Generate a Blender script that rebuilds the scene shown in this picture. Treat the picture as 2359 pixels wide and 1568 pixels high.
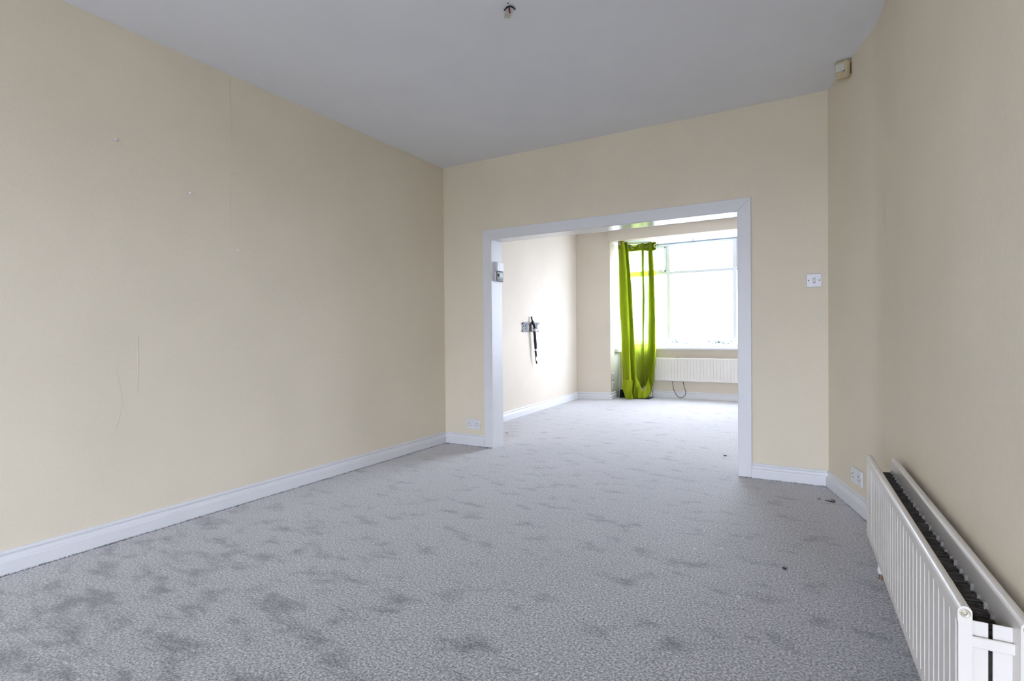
import bpy, math, random
from mathutils import Vector, Matrix

scene = bpy.context.scene
for o in list(bpy.data.objects):
    bpy.data.objects.remove(o)
col = scene.collection

# ------------------------------------------------------------------ camera
cam_data = bpy.data.cameras.new('camera')
cam = bpy.data.objects.new('camera', cam_data)
col.objects.link(cam)
cam_data.sensor_fit = 'HORIZONTAL'
cam_data.sensor_width = 36.0
cam_data.lens = 1221.9 / 2359 * 36.0
cam_data.clip_start = 0.02
cam_data.clip_end = 500
YAW, PITCH, ROLL = -0.5186, -0.0109, -0.0091
fw = Vector((math.sin(YAW) * math.cos(PITCH), math.cos(YAW) * math.cos(PITCH), math.sin(PITCH)))
rt = Vector((math.cos(YAW), -math.sin(YAW), 0))
up = rt.cross(fw)
r2 = rt * math.cos(ROLL) + up * math.sin(ROLL)
u2 = up * math.cos(ROLL) - rt * math.sin(ROLL)
M = Matrix((r2, u2, -fw)).transposed().to_4x4()
M.translation = Vector((2.937, -3.907, 0.980))
cam.matrix_world = M
scene.camera = cam

# ------------------------------------------------------------------ sky, exposure
world = bpy.data.worlds.new('overcast_sky')
scene.world = world
world.use_nodes = True
bg = world.node_tree.nodes['Background']
bg.inputs['Color'].default_value = (0.87, 0.95, 1.19, 1)
bg.inputs['Strength'].default_value = 30.5
scene.view_settings.view_transform = 'Standard'
scene.view_settings.look = 'None'
scene.view_settings.gamma = 1.0
scene.view_settings.use_curve_mapping = False
scene.view_settings.exposure = 0.0
scene.cycles.use_adaptive_sampling = True
scene.cycles.adaptive_threshold = 0.04
scene.cycles.max_bounces = 8
scene.cycles.diffuse_bounces = 6
scene.cycles.glossy_bounces = 4
scene.cycles.transmission_bounces = 8
scene.cycles.transparent_max_bounces = 12
scene.cycles.use_denoising = True
scene.cycles.sample_clamp_indirect = 8.0
scene.cycles.caustics_reflective = False
scene.cycles.caustics_refractive = False

# extents shared by lights and walls
REAR_Y = -7.20                       # wall behind the camera
RW = (1.58, 3.32, 0.15, 2.05)         # its window: x0, x1, z0, z1


def portal(name, loc, sx, sy, rot):
    l = bpy.data.lights.new(name, 'AREA')
    l.shape = 'RECTANGLE'
    l.size, l.size_y = sx, sy
    l.cycles.is_portal = True
    o = bpy.data.objects.new(name, l)
    o.location = loc
    o.rotation_euler = rot
    col.objects.link(o)
    o['kind'] = 'helper'
    return o


# daylight sampling portals filling the three window openings
portal('daylight_portal', (1.5, 4.40, 1.54), 2.5, 1.6, (-math.pi / 2, 0, 0))
portal('daylight_portal', ((RW[0] + RW[1]) / 2, REAR_Y - 0.16, (RW[2] + RW[3]) / 2), RW[1] - RW[0], RW[3] - RW[2], (math.pi / 2, 0, 0))
portal('daylight_portal', (0.17, 4.10, 1.54), 1.6, 0.34, (0, -math.pi / 2, 0))

# ------------------------------------------------------------------ helpers
R = random.Random(7)


class MB:
    """collects polygons for one mesh"""
    def __init__(s):
        s.v, s.f, s.sm = [], [], []

    def quad(s, pts, smooth=False):
        n = len(s.v)
        s.v += [tuple(p) for p in pts]
        s.f.append(tuple(range(n, n + len(pts))))
        s.sm.append(smooth)
        return s

    def box(s, x0, x1, y0, y1, z0, z1):
        return s.prism([(x0, y0), (x1, y0), (x1, y1), (x0, y1)], z0, z1)

    def prism(s, plan, z0, z1):
        n = len(s.v)
        k = len(plan)
        a = sum(plan[i][0] * plan[(i + 1) % k][1] - plan[(i + 1) % k][0] * plan[i][1] for i in range(k))
        if a < 0:
            plan = plan[::-1]
        s.v += [(p[0], p[1], z0) for p in plan] + [(p[0], p[1], z1) for p in plan]
        s.f.append(tuple(range(n + k - 1, n - 1, -1)))
        s.f.append(tuple(range(n + k, n + 2 * k)))
        for i in range(k):
            j = (i + 1) % k
            s.f.append((n + i, n + j, n + k + j, n + k + i))
        s.sm += [False] * (k + 2)
        return s

    def cbox(s, c, size, M3=None, bevel=0.0):
        """box about a centre, optionally chamfered, optionally turned"""
        hx, hy, hz = [q / 2 for q in size]
        b = min(bevel, hx * .9, hy * .9, hz * .9)
        n = len(s.v)
        pts = []
        if b <= 0:
            for sx in (-1, 1):
                for sy in (-1, 1):
                    for sz in (-1, 1):
                        pts.append(Vector((sx * hx, sy * hy, sz * hz)))
            F = [(0, 1, 3, 2), (4, 6, 7, 5), (0, 4, 5, 1), (2, 3, 7, 6), (0, 2, 6, 4), (1, 5, 7, 3)]
        else:
            ix = {}
            for sx in (-1, 1):
                for sy in (-1, 1):
                    for sz in (-1, 1):
                        for ax in range(3):
                            q = [sx * (hx - b), sy * (hy - b), sz * (hz - b)]
                            q[ax] = (sx, sy, sz)[ax] * (hx, hy, hz)[ax]
                            ix[(sx, sy, sz, ax)] = len(pts)
                            pts.append(Vector(q))
            F = []
            for ax in range(3):
                o1, o2 = [(1, 2), (2, 0), (0, 1)][ax]
                for sg in (-1, 1):
                    ring = []
                    for a1, a2 in ((-1, -1), (1, -1), (1, 1), (-1, 1)):
                        k = [0, 0, 0]
                        k[ax], k[o1], k[o2] = sg, a1, a2
                        ring.append(ix[(k[0], k[1], k[2], ax)])
                    F.append(tuple(ring if sg > 0 else ring[::-1]))
            for ax in range(3):          # edges parallel to ax
                o1, o2 = [(1, 2), (2, 0), (0, 1)][ax]
                for a1 in (-1, 1):
                    for a2 in (-1, 1):
                        def K(t, which):
                            k = [0, 0, 0]
                            k[ax], k[o1], k[o2] = t, a1, a2
                            return ix[(k[0], k[1], k[2], which)]
                        q = [K(-1, o1), K(1, o1), K(1, o2), K(-1, o2)]
                        F.append(tuple(q if a1 * a2 < 0 else q[::-1]))
            for sx in (-1, 1):
                for sy in (-1, 1):
                    for sz in (-1, 1):
                        q = [ix[(sx, sy, sz, a)] for a in range(3)]
                        F.append(tuple(q if sx * sy * sz > 0 else q[::-1]))
        c = Vector(c)
        for q in pts:
            if M3 is not None:
                q = M3 @ q
            s.v.append(tuple(c + q))
        for f in F:
            s.f.append(tuple(n + i for i in f))
            s.sm.append(False)
        return s

    def tube(s, path, r, seg=8, smooth=True, caps=True):
        path = [Vector(p) for p in path]
        n0 = len(s.v)
        k = len(path)
        rr = r if isinstance(r, (list, tuple)) else [r] * k
        prev = None
        for i, p in enumerate(path):
            t = (path[min(i + 1, k - 1)] - path[max(i - 1, 0)]).normalized()
            if prev is None:
                a = Vector((0, 0, 1)) if abs(t.z) < .9 else Vector((1, 0, 0))
                e1 = t.cross(a).normalized()
            else:
                e1 = (prev - t * prev.dot(t)).normalized()
            prev = e1
            e2 = t.cross(e1)
            for j in range(seg):
                an = 2 * math.pi * j / seg
                s.v.append(tuple(p + (e1 * math.cos(an) + e2 * math.sin(an)) * rr[i]))
        for i in range(k - 1):
            for j in range(seg):
                a = n0 + i * seg + j
                b = n0 + i * seg + (j + 1) % seg
                s.f.append((a, b, b + seg, a + seg))
                s.sm.append(smooth)
        if caps:
            s.f.append(tuple(n0 + j for j in range(seg))[::-1])
            s.f.append(tuple(n0 + (k - 1) * seg + j for j in range(seg)))
            s.sm += [False, False]
        return s

    def lathe(s, c, axis, prof, seg=20, smooth=True):
        """prof: (radius, height along axis)"""
        axis = Vector(axis).normalized()
        a = Vector((0, 0, 1)) if abs(axis.z) < .9 else Vector((1, 0, 0))
        e1 = axis.cross(a).normalized()
        e2 = axis.cross(e1)
        c = Vector(c)
        n0 = len(s.v)
        for r, h in prof:
            for j in range(seg):
                an = 2 * math.pi * j / seg
                s.v.append(tuple(c + axis * h + (e1 * math.cos(an) + e2 * math.sin(an)) * max(r, 1e-5)))
        for i in range(len(prof) - 1):
            for j in range(seg):
                p = n0 + i * seg + j
                q = n0 + i * seg + (j + 1) % seg
                s.f.append((p, q, q + seg, p + seg))
                s.sm.append(smooth)
        return s

    def grid(s, rows, smooth=True, close=False):
        n0 = len(s.v)
        w = len(rows[0])
        for r in rows:
            s.v += [tuple(p) for p in r]
        for i in range(len(rows) - 1):
            for j in range(w if close else w - 1):
                a = n0 + i * w + j
                b = n0 + i * w + (j + 1) % w
                s.f.append((a, b, b + w, a + w))
                s.sm.append(smooth)
        return s

    def build(s, name, mat, parent=None, loc=None):
        me = bpy.data.meshes.new(name)
        off = Vector(loc) if loc else Vector((0, 0, 0))
        me.from_pydata([tuple(Vector(p) - off) for p in s.v], [], s.f)
        me.polygons.foreach_set('use_smooth', s.sm)
        me.update()
        me.materials.append(mat)
        o = bpy.data.objects.new(name, me)
        col.objects.link(o)
        o.location = off
        if parent is not None:
            o.parent = parent
            o.location = off - parent_loc(parent)
        return o


def parent_loc(o):
    v = Vector((0, 0, 0))
    while o is not None:
        v += o.location
        o = o.parent
    return v


def empty(name, loc=(0, 0, 0), parent=None):
    o = bpy.data.objects.new(name, None)
    o.empty_display_size = 0.05
    col.objects.link(o)
    o.location = loc
    if parent is not None:
        o.parent = parent
        o.location = Vector(loc) - parent_loc(parent)
    return o


def thing(o, label, cat, group=None):
    o['label'] = label
    o['category'] = cat
    if group:
        o['group'] = group
    return o


def struct(o, label=None):
    o['kind'] = 'structure'
    if label:
        o['label'] = label
    return o


def solidify(o, t, offset=0.0):
    m = o.modifiers.new('thickness', 'SOLIDIFY')
    m.thickness = t
    m.offset = offset
    return o


def rotz(a):
    return Matrix.Rotation(a, 3, 'Z')


def catmull(pts, n):
    """n samples per span through the points"""
    P = [Vector(p) for p in pts]
    out = []
    for i in range(len(P) - 1):
        p0, p1, p2, p3 = P[max(i - 1, 0)], P[i], P[i + 1], P[min(i + 2, len(P) - 1)]
        for k in range(n):
            t = k / n
            out.append(0.5 * ((2 * p1) + (p2 - p0) * t + (2 * p0 - 5 * p1 + 4 * p2 - p3) * t * t
                              + (3 * p1 - p0 - 3 * p2 + p3) * t ** 3))
    out.append(P[-1])
    return out


# ------------------------------------------------------------------ materials
def new_mat(name):
    m = bpy.data.materials.new(name)
    m.use_nodes = True
    nt = m.node_tree
    return m, nt, nt.nodes['Principled BSDF']


def N(nt, typ, **kw):
    n = nt.nodes.new(typ)
    for k, v in kw.items():
        setattr(n, k, v)
    return n


def plain(name, rgb, rough=0.5, metal=0.0, spec=0.5, var=0.04, scale=30.0, bump=0.0, bscale=200.0):
    """painted or moulded surface with slight tonal variation and fine relief"""
    m, nt, p = new_mat(name)
    p.inputs['Roughness'].default_value = rough
    p.inputs['Metallic'].default_value = metal
    p.inputs['Specular IOR Level'].default_value = spec
    tc = N(nt, 'ShaderNodeTexCoord')
    no = N(nt, 'ShaderNodeTexNoise')
    no.inputs['Scale'].default_value = scale
    no.inputs['Detail'].default_value = 3
    nt.links.new(tc.outputs['Object'], no.inputs['Vector'])
    cr = N(nt, 'ShaderNodeValToRGB')
    cr.color_ramp.elements[0].position = 0.3
    cr.color_ramp.elements[1].position = 0.7
    cr.color_ramp.elements[0].color = tuple(c * (1 - var) for c in rgb) + (1,)
    cr.color_ramp.elements[1].color = tuple(min(1, c * (1 + var)) for c in rgb) + (1,)
    nt.links.new(no.outputs['Fac'], cr.inputs['Fac'])
    nt.links.new(cr.outputs['Color'], p.inputs['Base Color'])
    if bump:
        n2 = N(nt, 'ShaderNodeTexNoise')
        n2.inputs['Scale'].default_value = bscale
        n2.inputs['Detail'].default_value = 2
        nt.links.new(tc.outputs['Object'], n2.inputs['Vector'])
        b = N(nt, 'ShaderNodeBump')
        b.inputs['Strength'].default_value = bump
        b.inputs['Distance'].default_value = 0.001
        nt.links.new(n2.outputs['Fac'], b.inputs['Height'])
        nt.links.new(b.outputs['Normal'], p.inputs['Normal'])
    return m


def wallpaper(name, rgb):
    """cream emulsion over a faintly woven lining paper"""
    m, nt, p = new_mat(name)
    p.inputs['Roughness'].default_value = 0.75
    p.inputs['Specular IOR Level'].default_value = 0.25
    tc = N(nt, 'ShaderNodeTexCoord')
    big = N(nt, 'ShaderNodeTexNoise')
    big.inputs['Scale'].default_value = 1.6
    big.inputs['Detail'].default_value = 4
    fine = N(nt, 'ShaderNodeTexNoise')
    fine.inputs['Scale'].default_value = 160
    fine.inputs['Detail'].default_value = 3
    mp = N(nt, 'ShaderNodeMapping')
    mp.inputs['Scale'].default_value = (1, 1, 0.35)
    nt.links.new(tc.outputs['Object'], mp.inputs['Vector'])
    nt.links.new(tc.outputs['Object'], big.inputs['Vector'])
    nt.links.new(mp.outputs['Vector'], fine.inputs['Vector'])
    cr = N(nt, 'ShaderNodeValToRGB')
    cr.color_ramp.elements[0].position = 0.3
    cr.color_ramp.elements[1].position = 0.7
    cr.color_ramp.elements[0].color = tuple(c * .965 for c in rgb) + (1,)
    cr.color_ramp.elements[1].color = tuple(c * 1.03 for c in rgb) + (1,)
    nt.links.new(big.outputs['Fac'], cr.inputs['Fac'])
    mx = N(nt, 'ShaderNodeMixRGB', blend_type='MULTIPLY')
    mx.inputs['Fac'].default_value = 0.10
    nt.links.new(cr.outputs['Color'], mx.inputs['Color1'])
    nt.links.new(fine.outputs['Fac'], mx.inputs['Color2'])
    nt.links.new(mx.outputs['Color'], p.inputs['Base Color'])
    b = N(nt, 'ShaderNodeBump')
    b.inputs['Strength'].default_value = 0.25
    b.inputs['Distance'].default_value = 0.0008
    nt.links.new(fine.outputs['Fac'], b.inputs['Height'])
    nt.links.new(b.outputs['Normal'], p.inputs['Normal'])
    return m


def carpet_mat():
    m, nt, p = new_mat('carpet')
    p.inputs['Roughness'].default_value = 0.95
    p.inputs['Specular IOR Level'].default_value = 0.1
    p.inputs['Sheen Weight'].default_value = 0.55
    p.inputs['Sheen Roughness'].default_value = 0.45
    p.inputs['Sheen Tint'].default_value = (1.0, 0.98, 0.98, 1)
    tc = N(nt, 'ShaderNodeTexCoord')
    L = nt.links.new
    # yarn flecks
    f1 = N(nt, 'ShaderNodeTexNoise')
    f1.inputs['Scale'].default_value = 125
    f1.inputs['Detail'].default_value = 4
    f1.inputs['Roughness'].default_value = 0.72
    L(tc.outputs['Object'], f1.inputs['Vector'])
    r1 = N(nt, 'ShaderNodeValToRGB')
    e = r1.color_ramp.elements
    e[0].position, e[0].color = 0.36, (0.098, 0.095, 0.096, 1)
    e[1].position, e[1].color = 0.64, (0.63, 0.615, 0.62, 1)
    mid = e.new(0.5)
    mid.color = (0.315, 0.308, 0.312, 1)
    L(f1.outputs['Fac'], r1.inputs['Fac'])
    # scuffed pile: streaky dark patches where the pile lies over
    mp = N(nt, 'ShaderNodeMapping')
    mp.inputs['Rotation'].default_value = (0, 0, math.radians(24))
    mp.inputs['Scale'].default_value = (3.2, 5.6, 1)
    L(tc.outputs['Object'], mp.inputs['Vector'])
    f2 = N(nt, 'ShaderNodeTexNoise')
    f2.inputs['Scale'].default_value = 1.7
    f2.inputs['Detail'].default_value = 5
    f2.inputs['Roughness'].default_value = 0.62
    f2.inputs['Distortion'].default_value = 0.15
    L(mp.outputs['Vector'], f2.inputs['Vector'])
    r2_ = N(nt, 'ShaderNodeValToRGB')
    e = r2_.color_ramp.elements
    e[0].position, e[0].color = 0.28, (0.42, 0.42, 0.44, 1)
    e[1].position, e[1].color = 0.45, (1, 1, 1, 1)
    # wear is denser on the trodden near left, which also paints in its shading
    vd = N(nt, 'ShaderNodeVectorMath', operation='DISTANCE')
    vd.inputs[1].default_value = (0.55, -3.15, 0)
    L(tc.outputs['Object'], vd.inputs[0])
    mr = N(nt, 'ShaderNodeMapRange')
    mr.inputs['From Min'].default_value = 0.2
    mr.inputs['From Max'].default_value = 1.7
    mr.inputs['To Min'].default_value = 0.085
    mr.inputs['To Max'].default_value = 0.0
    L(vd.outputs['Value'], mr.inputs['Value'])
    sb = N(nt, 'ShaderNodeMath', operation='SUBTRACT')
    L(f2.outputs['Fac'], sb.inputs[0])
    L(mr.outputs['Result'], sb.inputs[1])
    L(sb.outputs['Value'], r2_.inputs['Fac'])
    mx = N(nt, 'ShaderNodeMixRGB', blend_type='MULTIPLY')
    mx.inputs['Fac'].default_value = 1
    L(r1.outputs['Color'], mx.inputs['Color1'])
    L(r2_.outputs['Color'], mx.inputs['Color2'])
    # broad tone drift
    f3 = N(nt, 'ShaderNodeTexNoise')
    f3.inputs['Scale'].default_value = 1.1
    f3.inputs['Detail'].default_value = 4
    L(tc.outputs['Object'], f3.inputs['Vector'])
    r3 = N(nt, 'ShaderNodeValToRGB')
    e = r3.color_ramp.elements
    e[0].position, e[0].color = 0.3, (0.90, 0.90, 0.90, 1)
    e[1].position, e[1].color = 0.7, (1.0, 1.0, 1.0, 1)
    L(f3.outputs['Fac'], r3.inputs['Fac'])
    mx2 = N(nt, 'ShaderNodeMixRGB', blend_type='MULTIPLY')
    mx2.inputs['Fac'].default_value = 1
    L(mx.outputs['Color'], mx2.inputs['Color1'])
    L(r3.outputs['Color'], mx2.inputs['Color2'])
    L(mx2.outputs['Color'], p.inputs['Base Color'])
    b = N(nt, 'ShaderNodeBump')
    b.inputs['Strength'].default_value = 0.12
    b.inputs['Distance'].default_value = 0.002
    L(f1.outputs['Fac'], b.inputs['Height'])
    b2 = N(nt, 'ShaderNodeBump')
    b2.inputs['Strength'].default_value = 0.35
    b2.inputs['Distance'].default_value = 0.012
    L(f2.outputs['Fac'], b2.inputs['Height'])
    L(b.outputs['Normal'], b2.inputs['Normal'])
    L(b2.outputs['Normal'], p.inputs['Normal'])
    return m


def glass_mat():
    m = bpy.data.materials.new('window_glass')
    m.use_nodes = True
    nt = m.node_tree
    nt.nodes.clear()
    out = N(nt, 'ShaderNodeOutputMaterial')
    tr = N(nt, 'ShaderNodeBsdfTransparent')
    tr.inputs['Color'].default_value = (0.97, 0.985, 0.98, 1)
    gl = N(nt, 'ShaderNodeBsdfGlossy')
    gl.inputs['Roughness'].default_value = 0.02
    mx = N(nt, 'ShaderNodeMixShader')
    mx.inputs['Fac'].default_value = 0.05
    nt.links.new(tr.outputs[0], mx.inputs[1])
    nt.links.new(gl.outputs[0], mx.inputs[2])
    nt.links.new(mx.outputs[0], out.inputs['Surface'])
    return m


def curtain_mat(name, open_weave, trans):
    m = bpy.data.materials.new(name)
    m.use_nodes = True
    nt = m.node_tree
    nt.nodes.clear()
    L = nt.links.new
    out = N(nt, 'ShaderNodeOutputMaterial')
    tc = N(nt, 'ShaderNodeTexCoord')
    no = N(nt, 'ShaderNodeTexNoise')
    no.inputs['Scale'].default_value = 240
    no.inputs['Detail'].default_value = 2
    L(tc.outputs['Object'], no.inputs['Vector'])
    cr = N(nt, 'ShaderNodeValToRGB')
    cr.color_ramp.elements[0].position = 0.3
    cr.color_ramp.elements[1].position = 0.7
    cr.color_ramp.elements[0].color = (0.25, 0.30, 0.012, 1)
    cr.color_ramp.elements[1].color = (0.35, 0.41, 0.025, 1)
    L(no.outputs['Fac'], cr.inputs['Fac'])
    df = N(nt, 'ShaderNodeBsdfDiffuse')
    L(cr.outputs['Color'], df.inputs['Color'])
    tl = N(nt, 'ShaderNodeBsdfTranslucent')
    tl.inputs['Color'].default_value = (0.36, 0.45, 0.04, 1)
    m1 = N(nt, 'ShaderNodeMixShader')
    m1.inputs['Fac'].default_value = trans
    L(df.outputs[0], m1.inputs[1])
    L(tl.outputs[0], m1.inputs[2])
    tp = N(nt, 'ShaderNodeBsdfTransparent')
    tp.inputs['Color'].default_value = (0.93, 1.0, 0.92, 1)
    m2 = N(nt, 'ShaderNodeMixShader')
    m2.inputs['Fac'].default_value = open_weave
    L(m1.outputs[0], m2.inputs[1])
    L(tp.outputs[0], m2.inputs[2])
    L(m2.outputs[0], out.inputs['Surface'])
    return m


CREAM = wallpaper('cream_wall_paint', (0.79, 0.71, 0.565))
CREAM2 = wallpaper('cream_wall_paint_bay_room', (0.745, 0.665, 0.555))
CEIL = plain('ceiling_emulsion', (0.84, 0.855, 0.90), 0.85, spec=0.2, var=0.015, scale=3, bump=0.3, bscale=120)
WHITE = plain('white_satin_paint', (0.74, 0.74, 0.76), 0.45, var=0.012, scale=6, bump=0.05, bscale=40)
GLOSS = plain('white_high_gloss_lining', (0.84, 0.84, 0.86), 0.14, var=0.012, scale=6, bump=0.03, bscale=25)
UPVC = plain('white_window_plastic', (0.62, 0.64, 0.64), 0.35, var=0.01)
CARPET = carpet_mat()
GLASS = glass_mat()
ENAMEL = plain('radiator_enamel', (0.70, 0.66, 0.61), 0.32, var=0.02, scale=8)
TAB = plain('chipped_weld_paint', (0.40, 0.38, 0.35), 0.6, var=0.3, scale=90)
FINS = plain('dusty_convector_steel', (0.075, 0.062, 0.050), 0.8, var=0.55, scale=60)
BRASS = plain('bleed_plug_metal', (0.62, 0.57, 0.45), 0.35, metal=0.6, var=0.1)
COPPER = plain('copper_pipe', (0.38, 0.22, 0.15), 0.4, metal=0.8, var=0.1)
PLASTIC = plain('white_accessory_plastic', (0.72, 0.72, 0.74), 0.35, var=0.015)
DARK = plain('dark_hole', (0.015, 0.015, 0.018), 0.8, var=0.1)
BLACK = plain('black_plastic', (0.012, 0.012, 0.014), 0.5, var=0.15)
STEEL = plain('dark_zinc_steel', (0.055, 0.062, 0.08), 0.5, metal=0.2, var=0.15)
CHROME = plain('chrome', (0.75, 0.75, 0.76), 0.18, metal=1.0, var=0.03)
RODM = plain('grey_rod_metal', (0.16, 0.18, 0.21), 0.45, metal=0.4, var=0.05)
GREYP = plain('grey_plastic', (0.20, 0.205, 0.20), 0.5, var=0.05)
LCD = plain('lcd_glass', (0.30, 0.34, 0.25), 0.25, var=0.05)
AGED = plain('yellowed_plastic', (0.56, 0.47, 0.29), 0.5, var=0.10, scale=25)
LENS = plain('sensor_lens_plastic', (0.60, 0.60, 0.54), 0.4, var=0.05)
RED = plain('red_wire_insulation', (0.30, 0.03, 0.03), 0.5, var=0.1)
PLASTER = plain('old_plaster', (0.62, 0.58, 0.50), 0.9, var=0.12, scale=80, bump=0.6, bscale=90)
CURTAIN = curtain_mat('green_voile', 0.05, 0.40)
HEADING = curtain_mat('green_lined_heading', 0.0, 0.22)
FOLDS = curtain_mat('green_gathered_folds', 0.0, 0.32)
LINT = plain('dark_lint', (0.035, 0.032, 0.03), 0.9, var=0.2)
WLINT = plain('white_lint', (0.85, 0.85, 0.86), 0.9, var=0.05)
GROUND = plain('pale_paving', (0.30, 0.30, 0.30), 0.9, var=0.15, scale=0.5)
LEAF = plain('hedge_leaves', (0.16, 0.175, 0.16), 0.8, var=0.4, scale=3)
BARK = plain('bark', (0.10, 0.08, 0.06), 0.9, var=0.3)
BRICK = plain('weathered_masonry', (0.17, 0.155, 0.15), 0.9, var=0.2, scale=4)

H = 2.5
# ------------------------------------------------------------------ room shell
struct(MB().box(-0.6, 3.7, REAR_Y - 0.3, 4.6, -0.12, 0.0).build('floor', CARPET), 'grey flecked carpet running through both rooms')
struct(MB().box(-0.6, 3.7, REAR_Y - 0.3, 3.74, H, H + 0.12).build('ceiling', CEIL), 'flat white emulsioned ceiling')
struct(MB().box(-0.25, 0.0, REAR_Y, 0.0, 0, H).build('wall_left', CREAM), 'long cream wall')

# right wall: splayed from the partition, then bending towards the camera
plan = [(3.012, 0.0), (3.075, -0.225), (3.14, -0.458), (3.185, -0.625), (3.205, -0.72), (3.216, -0.82), (3.222, -0.92),
        (3.2277, -1.1), (3.288, -3.0), (3.42, -7.2)]
inner = catmull([(a, b, 0) for a, b in plan], 6)
mb = MB()
mb.grid([[(p.x, p.y, 0) for p in inner], [(p.x, p.y, H) for p in inner]], smooth=True)
mb.box(3.45, 3.7, REAR_Y, 0.0, 0, H)
mb.prism([(3.013, 0.0), (3.45, 0.0), (3.45, -0.02)], 0, H)
struct(mb.build('wall_right', CREAM), 'cream wall splayed outwards beside the opening')


def wall_x(y):
    for a, b in zip(inner[:-1], inner[1:]):
        if b.y <= y <= a.y:
            t = (y - a.y) / (b.y - a.y)
            return a.x + (b.x - a.x) * t
    return 3.3


# partition with the wide opening
DX0, DX1, DZ, TW = 0.4315, 2.568, 1.888, 0.086        # outer architrave box
OX0, OX1, OZ = DX0 + TW, DX1 - TW, DZ - TW            # clear opening
PT = 0.15                                             # partition thickness
mb = MB()
mb.box(-0.5, OX0 - 0.02, 0, PT, 0, H)
mb.box(OX1 + 0.02, 3.6, 0, PT, 0, H)
mb.box(OX0 - 0.02, OX1 + 0.02, 0, PT, OZ + 0.02, H)
struct(mb.build('wall_back', CREAM), 'cream partition wall with a wide opening')

# wall behind the camera with its window
x0, x1, z0, z1 = RW
mb = MB()
mb.box(-0.5, x0, REAR_Y - 0.2, REAR_Y, 0, H)
mb.box(x1, 3.7, REAR_Y - 0.2, REAR_Y, 0, H)
mb.box(x0, x1, REAR_Y - 0.2, REAR_Y, 0, z0)
mb.box(x0, x1, REAR_Y - 0.2, REAR_Y, z1, H)
struct(mb.build('wall_front', CREAM), 'cream wall behind the viewpoint')
win = struct(empty('window_3', ((x0 + x1) / 2, REAR_Y - 0.1, z0)), 'white framed window behind the viewpoint')
mb = MB()
for a, b in ((x0, x0 + .05), ((x0 + x1) / 2 - .03, (x0 + x1) / 2 + .03), (x1 - .05, x1)):
    mb.box(a, b, REAR_Y - .13, REAR_Y - .07, z0, z1)
mb.box(x0, x1, REAR_Y - .13, REAR_Y - .07, z0, z0 + .05)
mb.box(x0, x1, REAR_Y - .13, REAR_Y - .07, z1 - .05, z1)
mb.build('window_frame', UPVC, win)
MB().box(x0 + .05, x1 - .05, REAR_Y - .103, REAR_Y - .097, z0 + .05, z1 - .05).build('pane', GLASS, win)
MB().box(x0 - .05, x1 + .05, REAR_Y - .07, REAR_Y + .08, z0 - .03, z0).build('sill', WHITE, win)

# the room beyond
struct(MB().prism([(-0.095, PT), (-0.215, 3.60), (-0.5, 3.60), (-0.5, PT)], 0, H).build('wall_left_beyond', CREAM2),
       'bright cream wall of the room beyond')
struct(MB().box(3.25, 3.6, PT, 3.7, 0, H).build('wall_right_beyond', CREAM2), 'cream wall of the room beyond, hidden side')
BX0, BX1 = 0.287, 2.71
mb = MB()
mb.prism([(-0.5, 3.545), (BX0, 3.70), (BX0 - 0.008, 3.93), (0.15, 3.93), (0.15, 3.99), (-0.5, 3.99)], 0, H)   # left pier
mb.prism([(BX1, 3.66), (3.6, 3.66), (3.6, 3.99), (BX1, 3.93)], 0, H)                                           # right pier
mb.box(BX0 - .02, BX1 + .02, 3.66, 3.80, 2.35, H)                                                              # header over the bay
struct(mb.build('wall_bay', CREAM2), 'cream piers and header framing the bay')
SILL = 0.735
mb = MB()
mb.box(0.0, 3.0, 4.29, 4.50, 0, SILL)
mb.box(0.05, BX0 - 0.02, 3.93, 4.29, 0, 0.70)
mb.box(BX1 + 0.02, 3.0, 3.93, 4.29, 0, 0.70)
struct(mb.build('wall_bay_low', CREAM2), 'low cream wall under the bay window')
struct(MB().box(0.0, 3.0, 3.80, 4.5, 2.35, 2.45).build('ceiling_bay', CEIL), 'white ceiling of the bay')
struct(MB().box(BX0 - .035, BX0 - .018, 3.935, 4.20, 0, 0.695).build('trim_2', WHITE), 'white panel under the side light of the bay')

# ------------------------------------------------------------------ bay windows
def bars(name, boxes, mat, parent):
    mb = MB()
    for b in boxes:
        cx, cy, cz = (b[0] + b[1]) / 2, (b[2] + b[3]) / 2, (b[4] + b[5]) / 2
        mb.cbox((cx, cy, cz), (b[1] - b[0], b[3] - b[2], b[5] - b[4]), bevel=0.006)
    return mb.build(name, mat, parent)


w1 = struct(empty('window_1', (1.5, 4.32, SILL)), 'wide white framed bay window in the room beyond')
FY0, FY1 = 4.285, 4.345
bars('frame_head', [(BX0, BX1, FY0, FY1, 2.30, 2.35)], UPVC, w1)
bars('frame_base', [(BX0, BX1, FY0, FY1, SILL + .035, 0.812)], UPVC, w1)
bars('frame_post', [(BX0 - .01, 0.345, FY0, FY1, 0.80, 2.31)], UPVC, w1)
bars('frame_post', [(2.655, BX1 + .01, FY0, FY1, 0.80, 2.31)], UPVC, w1)
bars('mullion', [(0.980, 1.036, FY0 - .006, FY1, 0.80, 2.31)], UPVC, w1)
bars('mullion', [(1.916, 1.974, FY0 - .006, FY1, 0.80, 2.31)], UPVC, w1)
for a, b in ((0.345, 0.980), (1.036, 1.916), (1.974, 2.655)):
    bars('transom', [(a, b, FY0 - .003, FY1, 1.874, 1.918)], UPVC, w1)
    MB().box(a, b, 4.312, 4.318, 1.918, 2.30).build('fanlight_pane', GLASS, w1)
    MB().box(a, b, 4.312, 4.318, 0.812, 1.874).build('pane', GLASS, w1)
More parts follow.
